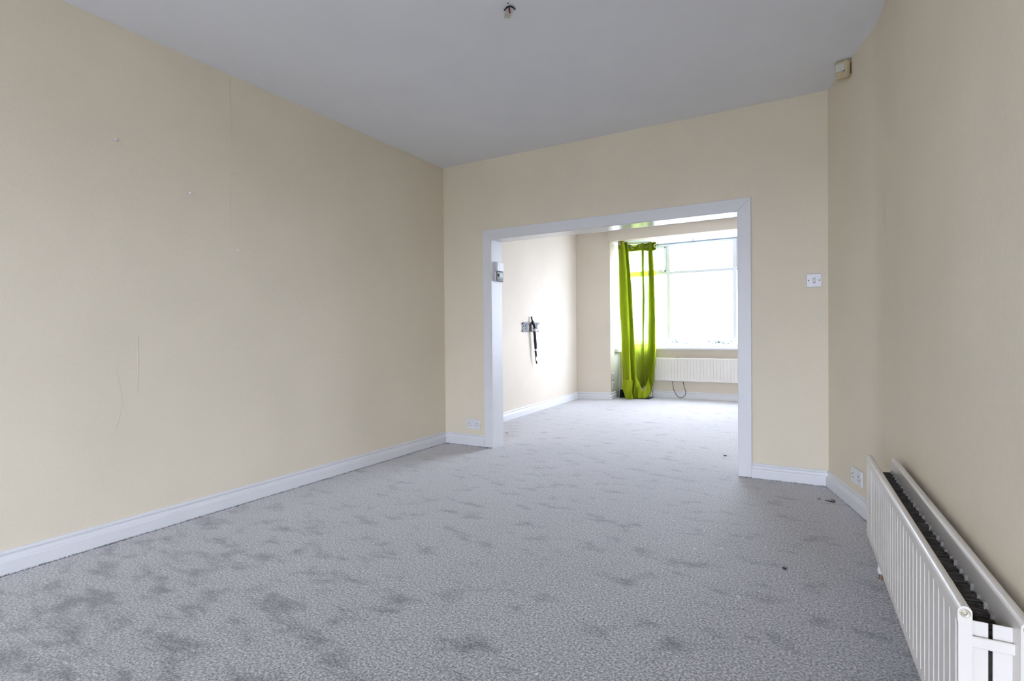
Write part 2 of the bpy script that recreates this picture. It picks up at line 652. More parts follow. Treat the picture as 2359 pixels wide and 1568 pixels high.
for a, b in ((0.345, 0.980), (1.974, 2.655)):          # opening top lights with a sash and a stay
    s = bars('sash', [(a, a + .035, FY0 - .012, FY0 + .02, 1.918, 2.30), (b - .035, b, FY0 - .012, FY0 + .02, 1.918, 2.30),
                      (a, b, FY0 - .012, FY0 + .02, 1.918, 1.945), (a, b, FY0 - .012, FY0 + .02, 2.272, 2.30)], UPVC, w1)
    mb = MB()
    cx = b - 0.10 if a < 1 else a + 0.035
    mb.cbox((cx, FY0 - .02, 1.932), (.05, .012, .014), bevel=.003)
    mb.tube([(cx - .015, FY0 - .026, 1.932), (cx - .015, FY0 - .04, 1.932), (cx + .05, FY0 - .045, 1.930)], .005, 6)
    mb.build('latch', GREYP, s)
mb = MB()
mb.cbox((1.5, 4.245, SILL + .017), (BX1 - BX0 + .02, .12, .034), bevel=.008)
mb.build('sill', WHITE, w1)



def side_light(name, xa, sg, label):
    """narrow return light of the bay; xa: face of the pier, sg: direction outwards"""
    w = struct(empty(name, (xa + sg * .05, 4.1, .70)), label)
    a, b = sorted((xa + sg * .07, xa + sg * .01))
    bars('frame_head', [(a, b, 3.93, 4.29, 2.285, 2.35)], UPVC, w)
    bars('frame_base', [(a, b, 3.93, 4.29, 0.755, 0.80)], UPVC, w)
    bars('frame_post', [(a, b, 3.932, 3.958, .79, 2.29)], UPVC, w)
    bars('frame_post', [(a, b, 4.20, 4.29, .79, 2.29)], UPVC, w)
    a, b = sorted((xa + sg * .043, xa + sg * .037))
    MB().box(a, b, 3.958, 4.20, .80, 2.285).build('pane', GLASS, w)
    MB().cbox((xa + sg * .008, 4.075, .725), (.10, .29, .065), bevel=.012).build('sill', WHITE, w)


side_light('window_2', BX0, -1, 'narrow side light of the bay beside the green curtain')
side_light('window_4', BX1, 1, 'narrow side light of the bay, hidden side')

# ------------------------------------------------------------------ opening trim
t1 = struct(empty('trim_1', (1.5, 0.0, 0.0)), 'plain white architrave and lining around the wide opening')
AT = 0.018


def architrave(name, a, b, c, d, thick=AT):
    """flat board: four face corners counter-clockwise as seen from the near room, mitred ends"""
    mb = MB()
    f = [Vector((q[0], -thick, q[1])) for q in (a, b, c, d)]
    k = [Vector((q[0], 0.0, q[1])) for q in (a, b, c, d)]
    cen = sum(f, Vector()) / 4
    e = 0.004
    g = []
    for q in f:
        dx = e if q.x < cen.x else -e
        dz = e if q.z < cen.z else -e
        g.append(Vector((q.x + dx * .7, -thick, q.z + dz * .7)))
        q.y = -thick + e
    mb.quad(g)
    for i in range(4):
        j = (i + 1) % 4
        mb.quad([f[i], f[j], g[j], g[i]])
        mb.quad([k[i], k[j], f[j], f[i]])
    return mb.build(name, WHITE, t1)


architrave('architrave', (DX0, 0), (OX0, 0), (OX0, OZ), (DX0, DZ))
architrave('architrave', (OX1, 0), (DX1, 0), (DX1, DZ), (OX1, OZ))
architrave('head_architrave', (OX0, OZ), (OX1, OZ), (DX1, DZ), (DX0, DZ))
MB().box(OX0 - .02, OX0, 0.0, PT + .012, 0, OZ).build('jamb_lining', WHITE, t1)
MB().box(OX1, OX1 + .02, 0.0, PT + .012, 0, OZ).build('jamb_lining', WHITE, t1)
MB().box(OX0 - .02, OX1 + .02, 0.0, PT + .012, OZ, OZ + .02).build('head_lining', GLOSS, t1)

# ------------------------------------------------------------------ baseboards
SK = [(0.021, 0.0), (0.021, 0.056), (0.0195, 0.0615), (0.015, 0.065), (0.0105, 0.068), (0.0075, 0.074), (0.0072, 0.080), (0.009, 0.0845),
      (0.0135, 0.087), (0.0145, 0.0895), (0.0135, 0.092), (0.0095, 0.0930), (0.0095, 0.096), (0.0065, 0.0995), (0.0, 0.1006)]


def baseboard(name, path, closed_ends=True):
    """sweep the moulding along a plan path; the room lies to the LEFT of the direction of travel"""
    P = [Vector((a, b)) for a, b in path]
    mb = MB()
    rows = []
    for i, p in enumerate(P):
        def nrm(d):
            d = d.normalized()
            return Vector((-d.y, d.x))
        if i == 0:
            n = nrm(P[1] - P[0])
            s = 1
        elif i == len(P) - 1:
            n = nrm(P[-1] - P[-2])
            s = 1
        else:
            n1, n2 = nrm(P[i] - P[i - 1]), nrm(P[i + 1] - P[i])
            n = (n1 + n2).normalized()
            s = 1 / max(.3, n.dot(n1))
        rows.append([(p.x + n.x * d * s, p.y + n.y * d * s, z) for d, z in SK])
    for i in range(len(rows) - 1):
        for j in range(len(SK) - 1):
            mb.quad([rows[i][j], rows[i + 1][j], rows[i + 1][j + 1], rows[i][j + 1]])
    for r, p in ((rows[0], P[0]), (rows[-1], P[-1])):
        mb.quad([*r, (p.x, p.y, 0)])
    o = mb.build(name, WHITE)
    return struct(o)


baseboard('baseboard_left', [(0, 0), (0, REAR_Y)])
baseboard('baseboard_back', [(DX0, 0), (0.0, 0)])
baseboard('baseboard_back_right', [(3.012, 0), (DX1, 0)])
pr = [(p.x, p.y) for p in inner[::-1]]
baseboard('baseboard_right', pr)
baseboard('baseboard_beyond_left', [(-0.215, 3.60), (-0.095, PT)])
baseboard('baseboard_pier', [(BX0 - .006, 3.93), (BX0, 3.70), (-0.215, 3.602)])
baseboard('baseboard_bay', [(2.70, 4.29), (BX0 - .02, 4.29)])

# ------------------------------------------------------------------ radiators
def panel_mesh(L, z0, z1, th, pitch, back_flat=True):
    """pressed steel panel, local x along its length, front face towards -y, centred on y = 0"""
    h = th / 2
    n = max(1, int(round((L - 0.03) / pitch)))
    gp = (L - 0.03) / n
    xs = [0.0, 0.006]
    dep = [0, 0]
    x = 0.015
    g = 0.0095
    for k in range(n + 1):
        for off, d in ((-g / 2, 0), (-g / 5, 1), (g / 5, 1), (g / 2, 0)):
            xx = x + k * gp + off
            if 0.008 < xx < L - 0.008:
                xs.append(xx)
                dep.append(d)
    xs += [L - 0.006, L]
    dep += [0, 0]
    # section: from back bottom up, over the round top, down the front, round the bottom
    sec = []
    for a in range(0, 181, 20):
        an = math.radians(a)
        sec.append((h * math.cos(an), z1 - h + h * math.sin(an), 0))
    zt = z1 - h
    for z, gt in ((zt - .016, 0), (zt - .020, 0), (zt - .032, 1)):
        sec.append((-h if z > zt - .018 else -h + 0.001, z, gt))
    for q in range(1, 5):
        sec.append((-h + .001, zt - .032 - (zt - .032 - (z0 + h + .03)) * q / 5, 1))
    sec += [(-h + .001, z0 + h + .03, 1), (-h + .001, z0 + h + .018, 0), (-h, z0 + h + .014, 0)]
    for a in range(180, 361, 20):
        an = math.radians(a)
        sec.append((h * math.cos(an), z0 + h + h * math.sin(an), 0))
    mb = MB()
    rows = []
    for xx, d in zip(xs, dep):
        rows.append([(xx, y + (0.0048 * d if gt else 0), z) for y, z, gt in sec])
    for i in range(len(rows) - 1):
        for j in range(len(sec)):
            k = (j + 1) % len(sec)
            sm = j < 9 or j > len(sec) - 11
            mb.quad([rows[i][j], rows[i][k], rows[i + 1][k], rows[i + 1][j]], False)
    mb.quad(rows[0][::-1])
    mb.quad(rows[-1])
    return mb, n, gp


def place(o, root, M4):
    o.parent = root
    o.matrix_local = M4
    return o


# big radiator on the right wall: local x runs from the far end towards the camera
far, near = Vector((3.127, -1.356, 0)), Vector((3.1700, -2.685, 0))
dv = (near - far)
L1 = dv.length
ang = math.atan2(dv.y, dv.x)          # local +x -> dv ; local -y then points into the room
root = empty('radiator', far)
root.rotation_euler = (0, 0, ang)
thing(root, 'white double panel radiator with open top on the right wall', 'radiator')
I4 = Matrix.Identity(4)
ZB, ZT, TH = 0.160, 0.486, 0.021
GAP = 0.0785                          # between panel centres
mb, nfl, gp = panel_mesh(L1, ZB, ZT, TH, 0.0435)
place(mb.build('front_panel', ENAMEL), root, I4)
mb, _, _ = panel_mesh(L1, ZB, ZT, TH, 0.0435)
for i, p in enumerate(mb.v):          # rear panel: flutes to the wall side, turned about
    mb.v[i] = (L1 - p[0], -p[1] + GAP, p[2])
place(mb.build('rear_panel', ENAMEL), root, Matrix.Translation((0.025, 0, 0)))
# folded convector sheet between the panels
mb = MB()
yA, yB = TH / 2 + .002, GAP - TH / 2 - .002
zig = []
pf = 0.0125
nf = int((L1 - .05) / pf)
for k in range(nf):
    xx = .025 + k * pf
    j = R.uniform(-.0012, .0012)
    if k % 2 == 0:
        zig += [(xx + j, yA), (xx + j, yB)]
    else:
        zig += [(xx + j, yB), (xx + j, yA)]
hs_ = [0.428 + R.uniform(-.003, .003) for _ in zig]
for i in range(len(zig) - 1):
    a, b = zig[i], zig[i + 1]
    mb.quad([(a[0], a[1], .20), (b[0], b[1], .20), (b[0], b[1], hs_[i + 1]), (a[0], a[1], hs_[i])])
fin = place(mb.build('convector_fins', FINS), root, I4)
solidify(fin, 0.0012)
# dusty inner backing sheet low between the panels
mb = MB()
mb.box(.02, L1 - .02, yA, yB, .195, .20)
place(mb.build('convector_tray', FINS), root, I4)
# paint-speckled weld tabs along the rear panel
tabme = None
for k in range(nfl):
    xx = .05 + k * gp
    if xx > L1 - .03:
        break
    if tabme is None:
        t = MB()
        t.prism([(-.0045, 0), (.0045, 0), (.0015, -.006), (-.0015, -.006)], 0, .017)
        o = t.build('weld_tab', TAB)
        tabme = o.data
    else:
        o = bpy.data.objects.new('weld_tab', tabme)
        col.objects.link(o)
    place(o, root, Matrix.Translation((xx + R.uniform(-.004, .004), yB + .003, .420 + R.uniform(-.004, .003))))
# end plates: two white sheets with a dark slit, and a strap across them
for sx, zt in ((0.010, .40), (L1 - .012, .458)):
    for a, b in ((TH / 2, GAP * .47 - .002), (GAP * .47 + .004, GAP - TH / 2)):
        q = MB().cbox((sx, (a + b) / 2, (.170 + zt) / 2), (.003, b - a, zt - .170), bevel=.0008)
        place(q.build('end_plate', ENAMEL), root, I4)
q = MB().cbox((L1 - .004, GAP / 2 + .001, .4235), (.006, GAP - .002, .0195), bevel=.0015)
place(q.build('end_strap', ENAMEL), root, I4)
for yy, xx in ((0.0, L1), (GAP, L1 + .025)):
    q = MB().lathe((xx - .002, yy, ZT - .0125), (1, 0, 0), [(.0078, 0), (.0078, .0032), (.0062, .0036), (.0058, .0022), (.0032, .0022), (.003, .0042), (0, .0042)], 18)
    place(q.build('bleed_plug', BRASS), root, I4)
# tails, valve and pipe at the far end
q = MB().lathe((.02, .035, .16), (0, 0, -1), [(.0, -.01), (.013, -.01), (.013, .03), (.010, .034), (.010, .115), (.012, .119), (.012, .137), (0, .137)], 14)
v = place(q.build('valve', WHITE), root, I4)
q = MB().lathe((.02, .035, .025), (0, 0, -1), [(.0075, 0), (.0075, .026)], 12)
o = q.build('pipe', COPPER)
o.parent = v
for xx in (.25, L1 - .25):
    q = MB().cbox((xx, GAP + .0185, .34), (.03, .016, .20), bevel=.003)
    place(q.build('wall_bracket', ENAMEL), root, I4)

# radiator under the bay window
root2 = empty('radiator', (0.825, 4.180, 0))
thing(root2, 'low white panel radiator under the bay window', 'radiator')
mb, _, _ = panel_mesh(1.55, 0.262, 0.612, 0.022, 0.0466)
place(mb.build('front_panel', ENAMEL), root2, I4)
for xx in (.28, 1.27):
    q = MB().cbox((xx, .058, .44), (.03, .10, .22), bevel=.004)
    place(q.build('wall_bracket', ENAMEL), root2, I4)
q = MB().cbox((0.775, .011, .436), (1.50, .004, .33), bevel=.001)
place(q.build('back_plate', ENAMEL), root2, I4)
q = MB().cbox((.33, .0, .617), (.05, .012, .008), bevel=.003)
place(q.build('vent_clip', GREYP), root2, I4)

# ------------------------------------------------------------------ curtain, rod
curt = empty('curtain', (0.62, 4.05, 0.0))
thing(curt, 'lime green eyelet curtain bunched at the left of the bay window', 'curtain')
LV = [2.36, 1.42, 0.77, 0.25, 0.05]
ND = [(3.77, [0.394, 0.408, 0.436, 0.449, 0.505]), (3.73, [0.447, 0.48, 0.502, 0.525, 0.563]),
      (3.74, [0.487, 0.536, 0.558, 0.574, 0.593]), (3.88, [0.459, 0.506, 0.521, 0.525, 0.537]),
      (3.86, [0.505, 0.565, 0.594, 0.623, 0.648]), (3.98, [0.447, 0.508, 0.531, 0.554, 0.58]),
      (4.06, [0.47, 0.518, 0.54, 0.57, 0.596]), (4.1, [0.505, 0.546, 0.562, 0.586, 0.605]),
      (4.12, [0.574, 0.594, 0.59, 0.607, 0.619]), (4.08, [0.652, 0.666, 0.648, 0.652, 0.664]),
      (4.04, [0.7, 0.707, 0.693, 0.69, 0.689]), (4.12, [0.647, 0.655, 0.65, 0.654, 0.659]),
      (4.1, [0.706, 0.707, 0.696, 0.686, 0.678]), (4.12, [0.741, 0.741, 0.724, 0.7, 0.693]),
      (4.02, [0.826, 0.86, 0.862, 0.82, 0.767]), (4.1, [0.759, 0.793, 0.795, 0.766, 0.725]),
      (4.13, [0.804, 0.811, 0.814, 0.784, 0.736]), (4.08, [0.876, 0.87, 0.869, 0.83, 0.776])]
#     hem height per node: rear layers stop short, front folds sweep to the floor
HEM = [.10, .02, .015, .03, .02, .08, .14, .17, .17, .15, .16, .18, .18, .16, .06, .10, .12, .09]
SUB = 6


def xs_at(z):
    """x of every node at height z (piecewise smooth through the levels)"""
    zz = max(min(z, LV[0]), LV[-1])
    for i in range(len(LV) - 1):
        if LV[i] >= zz >= LV[i + 1]:
            t = (LV[i] - zz) / (LV[i] - LV[i + 1])
            t = t * t * (3 - 2 * t) * .4 + t * .6
            return [n[1][i] * (1 - t) + n[1][i + 1] * t for n in ND]


def curtain_row(f, ztop=2.345, zhem=None):
    hem = catmull([(h, 0, 0) for h in HEM], SUB)
    cols = []
    for k in range(len(hem)):
        z = ztop - (ztop - hem[k].x) * f if zhem is None else ztop - (ztop - zhem) * f
        cols.append(z)
    # x,y for each column at its own height
    out = []
    cache = {}
    for k, z in enumerate(cols):
        key = round(z, 3)
        if key not in cache:
            cache[key] = catmull([(x, n[0], 0) for x, n in zip(xs_at(z), ND)], SUB)
        p = cache[key][k]
        w = 0.004 * math.sin(k * .9 + z * 7) + 0.003 * math.sin(k * 2.3 - z * 11)
        out.append((p.x + w * .4, p.y + w, z))
    return out


rows = [curtain_row(i / 46) for i in range(47)]
zband = 2.245
MB().grid(rows).build('drape', CURTAIN, curt)
# gathered inner layers behind the outer folds
for a, b in ((0, 5 * SUB), (13 * SUB, 15 * SUB - 1)):
    MB().grid([[(p[0] + .006, p[1] + .014, p[2] + .004) for p in r[a:b + 1]] for r in rows[1:]]).build('gathered_fold', FOLDS, curt)


def heading_row(z, dip=0.0):
    pts = catmull([(x, n[0], 0) for x, n in zip(xs_at(z), ND)], SUB)
    return pts


# doubled heading band with a sagging upper edge
NB = len(heading_row(2.3))
band_rows = []
for i in range(7):
    f = i / 6
    row = []
    for k, p in enumerate(heading_row(2.36 - .11 * f)):
        u = k / (NB - 1)
        lift = 0.018 * math.exp(-((u - .06) / .06) ** 2)
        sag = 0.040 * math.exp(-((u - .44) / .04) ** 2) + 0.010 * math.exp(-((u - .62) / .08) ** 2)
        zt = 2.348 - sag + lift
        zb = 2.238 - .012 * math.sin(u * 9)
        row.append((p.x, p.y - .004, zt + (zb - zt) * f))
    band_rows.append(row)
band = MB().grid(band_rows).build('heading_band', HEADING, curt)
solidify(band, .003)


def ring(c, ax, name='eyelet'):
    q = MB().lathe(c, ax, [(.016, -.003), (.022, -.004), (.026, 0), (.022, .004), (.016, .003), (.016, -.003)], 20)
    return q.build(name, CHROME, band)


ring((.444, 3.728, 2.315), (.25, -1, .05))
ring((.515, 4.082, 2.298), (.5, -1, 0))
ring((.640, 4.082, 2.300), (-.4, -1, 0))
ring((.736, 4.100, 2.295), (-.6, -1, 0))
ring((.862, 4.072, 2.290), (.9, -.6, 0))

# bunched hem: a pouch of cloth swept from the front fold round to the right-hand edge
rows = []
for i in range(21):
    u = i / 20
    x = .600 + .195 * u
    yb = 3.865 + .12 * u ** 1.5
    zt = .115 + .27 * abs(2 * u - 1.08) ** 1.25
    zb = .012 + .11 * max(0, (u - .62) / .38) ** 2.2 + .015 * max(0, (.25 - u) / .25)
    row = []
    for k in range(13):
        v = k / 12
        z = zt + (zb - zt) * v
        bul = .045 * math.sin(math.pi * min(1, v * .62 + .30)) + .010 * math.sin(u * 19 + v * 3)
        row.append((x + .012 * math.sin(v * 5 + u * 4), yb + .05 - bul - .02 * v, z))
    # hem turned under
    for k in range(1, 6):
        a = k / 5
        row.append((x, yb + .05 - .03 + .09 * a, zb + .004 * (1 - a) + .006 * math.sin(a * 3)))
    rows.append(row)
pouch = MB().grid(rows).build('bunched_hem', HEADING, curt)
rows = []
for i in range(13):
    u = i / 12
    x = .455 + .150 * u
    rows.append([(x + .006 * math.sin(k * .8), 3.725 + .05 * math.cos(u * 6.2) * .35 - .012 * math.sin(k / 10 * math.pi) + .03 * (k / 10) ** 3,
                  .30 - (.30 - .012 - .10 * max(0, (.35 - u) / .35) ** 2) * k / 10) for k in range(11)])
MB().grid(rows).build('front_hem', HEADING, curt)

# bay rod: along the window, round the corner, forward along the side
rod = empty('curtain_rod', (1.0, 4.14, 2.31))
thing(rod, 'thin metal curtain rod bent around the bay ceiling', 'curtain rod')
pth = [(2.62, 4.14, 2.312), (1.6, 4.14, 2.312), (.72, 4.14, 2.312), (.56, 4.13, 2.312), (.49, 4.09, 2.312), (.465, 4.0, 2.312), (.455, 3.86, 2.314), (.447, 3.715, 2.316)]
MB().tube(catmull(pth, 6), .007, 10).build('pole', RODM, rod)
for bx in (1.40, 2.3):
    q = MB().tube([(bx, 4.14, 2.318), (bx, 4.142, 2.351)], .004, 8)
    q.lathe((bx, 4.14, 2.312), (1, 0, 0), [(.0075, -.008), (.011, -.008), (.011, .008), (.0075, .008)], 12)
    q.lathe((bx, 4.142, 2.351), (0, 0, -1), [(0, 0), (.014, 0), (.014, .004), (0, .005)], 12)
    q.build('bracket', RODM, rod)
q = MB().lathe((.885, 4.14, 2.312), (1, 0, 0), [(.0075, -.01), (.02, -.01), (.024, 0), (.02, .012), (.0075, .012)], 14)
q.build('stop_ring', GREYP, rod)
q = MB().lathe((.447, 3.718, 2.316), (.02, -1, 0), [(.007, 0), (.0115, .002), (.0115, .012), (.006, .016), (0, .016)], 14)
q.build('end_cap', GREYP, rod)

# black tray with wire edge under the curtain
tray = empty('floor_tray', (.57, 4.03, 0))
thing(tray, 'low black tray with wire rim on the carpet under the green curtain', 'tray')
q = MB()
tx0, tx1, ty0, ty1 = .345, .800, 3.93, 4.24
q.box(tx0, tx1, ty0, ty1, .002, .008)
q.box(tx0, tx0 + .006, ty0 + .02, ty1, .008, .12)
q.box(tx0, .50, ty1 - .006, ty1, .008, .12)
q.build('tray_body', BLACK, tray)
q = MB().tube(catmull([(tx0, ty0 + .03, .012), (tx0 + .02, ty0 - .005, .012), (.55, ty0 - .02, .012), (tx1 - .04, ty0 + .06, .012), (tx1, ty0 + .16, .02),
                       (tx1 + .002, ty0 + .20, .06), (tx1 - .012, ty0 + .23, .125)], 6), .004, 8)
q.build('wire_rim', STEEL, tray)

# cable loop hanging below the bay radiator
q = MB().tube(catmull([(1.07, 4.235, .34), (1.079, 4.222, .232), (1.095, 4.212, .135), (1.145, 4.205, .042), (1.198, 4.203, .016), (1.252, 4.205, .047),
                       (1.270, 4.212, .10), (1.245, 4.222, .18), (1.214, 4.235, .34)], 6), .0042, 8)
thing(q.build('cable', BLACK), 'black cable loop hanging under the bay radiator', 'cable')

# ------------------------------------------------------------------ sockets and switch
def frame_on(origin, normal):
    """local x to the right when looking at the plate, y out of the wall, z up"""
    n = Vector(normal).normalized()
    xr = Vector((0, 0, 1)).cross(n)
    m = Matrix((xr, n, Vector((0, 0, 1)))).transposed().to_4x4()
    m.translation = Vector(origin)
    return m


def accessory(name, origin, normal, label, cat):
    r = empty(name)
    r.matrix_world = frame_on(origin, normal)
    return thing(r, label, cat)


def add(root, name, mb, mat):
    o = mb.build(name, mat)
    o.parent = root
    o.matrix_local = Matrix.Identity(4)
    return o


def double_socket(origin, normal, label):
    r = accessory('wall_socket', origin, normal, label, 'socket')
    add(r, 'plate', MB().cbox((0, .005, 0), (.146, .010, .086), bevel=.003), PLASTIC)
    for sx in (-1, 1):
        cx = sx * .037
        hole = MB()
        hole.cbox((cx - .004, .0101, .0095), (.0045, .0012, .0095))
        hole.cbox((cx - .015, .0101, -.0115), (.0075, .0012, .0045))
        hole.cbox((cx + .007, .0101, -.0115), (.0075, .0012, .0045))
        add(r, 'pin_holes', hole, DARK)
        sw = MB().cbox((sx * .0135 if False else sx * .060, .0115, .014), (.010, .005, .018), bevel=.0015)
        rk = add(r, 'rocker', sw, PLASTIC)
        add(rk, 'rocker_mark', MB().cbox((sx * .060, .0142, .009), (.006, .0008, .003)), DARK)
    sc = MB()
    for sx in (-1, 1):
        o = add(r, 'screw', MB().lathe((sx * .0655, .0098, -.001), (0, 1, 0), [(0, .001), (.0028, .001), (.0028, -.001)], 10), GREYP)
    return r


double_socket((0.311, 0.0, 0.191), (0, -1, 0), 'white double socket above the baseboard left of the opening')
nx = (-0.962, -0.272, 0)
double_socket((wall_x(-.462) - .0005, -.462, .186), nx, 'white double socket on the splayed right wall between corner and radiator')

r = accessory('light_switch', (2.9345, 0.0, 1.309), (0, -1, 0), 'white single light switch on the partition near the right corner', 'switch')
add(r, 'plate', MB().cbox((0, .005, 0), (.086, .010, .086), bevel=.003), PLASTIC)
rk = add(r, 'rocker', MB().cbox((0, .012, 0), (.016, .007, .026), M3=Matrix.Rotation(.12, 3, 'X'), bevel=.002), PLASTIC)
add(rk, 'rocker_mark', MB().cbox((0, .0104, -.0155), (.016, .0012, .003)), GREYP)
add(rk, 'rocker_mark', MB().cbox((0, .0104, .0150), (.016, .0012, .002)), GREYP)
for sx in (-1, 1):
    add(r, 'screw', MB().lathe((sx * .0302, .0092, 0), (0, 1, 0), [(0, .0012), (.0042, .0012), (.0042, -.001)], 12), GREYP)

# two small plates on the pier return
for zc, lab in ((.342, 'upper white socket plate on the side of the bay pier'), (.206, 'lower white socket plate on the side of the bay pier')):
    r = accessory('wall_socket', (BX0 - .004, 3.812, zc), (1, 0.03, 0), lab, 'socket')
    add(r, 'plate', MB().cbox((0, .006, 0), (.110, .012, .098), bevel=.004), PLASTIC)
    add(r, 'face_insert', MB().cbox((0, .0125, .0), (.06, .004, .045), bevel=.0015), UPVC)

# ------------------------------------------------------------------ thermostat units on the left jamb
r = accessory('junction_box', (OX0, .098, 1.576), (1, 0, 0), 'plain white box on the left jamb above the grey thermostat', 'control box')
cv = add(r, 'cover', MB().cbox((0, .013, 0), (.110, .026, .080), bevel=.004), PLASTIC)
add(cv, 'cover_seam', MB().cbox((-.020, .0255, 0), (.0015, .0015, .070)), GREYP)
r = accessory('thermostat', (OX0, .092, 1.491), (1, 0, 0), 'grey digital thermostat with small screen on the left jamb', 'thermostat')
add(r, 'back_plate', MB().cbox((.004, .008, 0), (.124, .016, .086), bevel=.003), PLASTIC)
fc = add(r, 'front_cover', MB().cbox((-.004, .022, 0), (.104, .014, .082), bevel=.004), GREYP)
add(fc, 'screen', MB().cbox((.006, .0295, .010), (.046, .002, .034), bevel=.0006), LCD)
add(fc, 'dial', MB().lathe((-.036, .029, .008), (0, 1, 0), [(.012, 0), (.012, .006), (.010, .008), (0, .008)], 16), BLACK)
add(fc, 'button_strip', MB().cbox((.0, .0295, -.026), (.07, .003, .010), bevel=.001), STEEL)

# ------------------------------------------------------------------ television wall mount
def lw(y):          # face of the far left wall
    return -0.095 - (y - PT) * 0.12 / 3.45


nlw = Vector((1, 0.0348, 0)).normalized()
r = accessory('tv_bracket', (lw(1.975), 1.975, 1.070), nlw, 'dark steel television wall bracket with hanging black strap', 'tv bracket')
# local x: to the right when facing the wall = towards +y of the room (far)
mb = MB()
mb.cbox((0, .010, .047), (.46, .020, .012), bevel=.002)
mb.cbox((0, .020, .053), (.46, .004, .018), bevel=.001)
add(r, 'top_rail', mb, BLACK)
mb = MB()
mb.cbox((0, .010, -.047), (.46, .016, .012), bevel=.002)
add(r, 'bottom_rail', mb, STEEL)
for xa, xb in ((-.228, -.085), (.03, .205)):
    mb = MB()
    w = xb - xa
    for zc, hh in ((.036, .014), (0, .016), (-.036, .014)):
        mb.cbox(((xa + xb) / 2, .004, zc), (w, .005, hh))
    for k in range(4):
        mb.cbox((xa + .006 + (w - .012) * k / 3, .004, 0), (.013, .005, .084))
    add(r, 'slotted_plate', mb, STEEL)
mb = MB()
mb.cbox((-.012, .012, 0), (.02, .012, .086), bevel=.002)
add(r, 'cross_bar', mb, STEEL)
mb = MB()
mb.tube(catmull([(0, .022, .135), (.002, .026, .10), (.012, .035, .058), (.030, .045, .03), (.042, .048, -.02)], 5), [.010] * 8 + [.018] * 13, 8)
add(r, 'strap_head', mb, BLACK)
mb = MB().cbox((.036, .055, -.035), (.05, .03, .04), bevel=.008)
add(r, 'white_clip', mb, PLASTIC)
mb = MB()
for (xa, za, xb, zb, w) in ((.030, -.050, .048, -.150, .036), (.046, -.150, .066, -.270, .038), (.058, -.295, .074, -.370, .028)):
    mb.tube([(xa, .045, za), ((xa + xb) / 2, .048, (za + zb) / 2), (xb, .044, zb)], [w * .5, w * .5, w * .42], 8)
st = add(r, 'strap', mb, BLACK)
mb = MB().tube([(.066, .044, -.268), (.064, .045, -.298)], .012, 8)
add(st, 'strap_tag', mb, PLASTIC)
mb = MB().tube(catmull([(.070, .042, -.368), (.072, .04, -.40), (.085, .042, -.435)], 4), .005, 6)
mb.tube([(.086, .042, -.425), (.100, .042, -.458)], .009, 8)
add(st, 'plug_tail', mb, BLACK)

# ------------------------------------------------------------------ motion sensor by the ceiling corner
yc = -.372
root3 = empty('motion_sensor', (wall_x(yc) - .038, yc, 2.452))
root3.rotation_euler = (0, 0, math.radians(-14))
thing(root3, 'yellowed motion sensor high on the right wall at the ceiling', 'motion sensor')
mb = MB().cbox((0, 0, 0), (.074, .046, .096), bevel=.010)
for i, p in enumerate(mb.v):
    if p[2] < 0:
        mb.v[i] = (p[0] * .93, p[1] + .006, p[2])
place(mb.build('housing', AGED), root3, I4)
place(MB().cbox((-.008, -.024, .006), (.046, .008, .044), bevel=.003).build('lens', LENS), root3, I4)
place(MB().cbox((.010, -.0275, -.018), (.012, .003, .003), bevel=.0006).build('indicator', BLACK), root3, I4)
place(MB().cbox((.034, .016, .0), (.022, .030, .060), bevel=.004).build('mounting_arm', plain('brown_arm', (.12, .06, .025), .7, var=.3)), root3, I4)  # dark brown arm on the wall side of the housing

# ------------------------------------------------------------------ loose wires at the ceiling
cx, cy = 1.697, -1.735
wr = empty('ceiling_wires', (cx, cy, H))
thing(wr, 'loose stub of wires poking from a hole in the ceiling', 'wires')
ec, er = Vector((.5, -.866, 0)), Vector((.866, .5, 0))      # towards the viewpoint, across


def cp(a, b, dz):
    return Vector((cx, cy, H - dz)) + er * a + ec * b


mb = MB()
ringpts = []
for k in range(22):
    a = 2 * math.pi * k / 22
    rr = 1 + R.uniform(-.22, .22)
    q = cp(-.010 + .017 * rr * math.cos(a), -.034 + .026 * rr * math.sin(a), 0)
    ringpts.append((q.x, q.y))
mb.prism(ringpts, H - .004, H + .001)
mb.build('patched_hole', PLASTER, wr)
q = cp(-.004, .052, -.0005)
MB().lathe(q, (0, 0, -1), [(0, .0012), (.0034, .0012), (.004, 0)], 12).build('screw_hole', DARK, wr)
MB().tube(catmull([cp(-.021, -.004, -.002), cp(-.018, .010, .005), cp(-.008, .034, .008), (cp(.004, .040, .008)), cp(.016, .032, .006), cp(.028, .010, .003)], 6), .0036, 8).build('wire', BLACK, wr)
MB().tube(catmull([cp(.000, .022, -.002), cp(.002, .008, .006), cp(.005, -.012, .005)], 6), .0040, 8).build('wire', RED, wr)
MB().tube(catmull([cp(-.024, -.020, -.002), cp(-.020, -.030, .006), cp(-.008, -.036, .008), cp(.004, -.040, .003)], 6), .0030, 8).build('wire', PLASTER, wr)

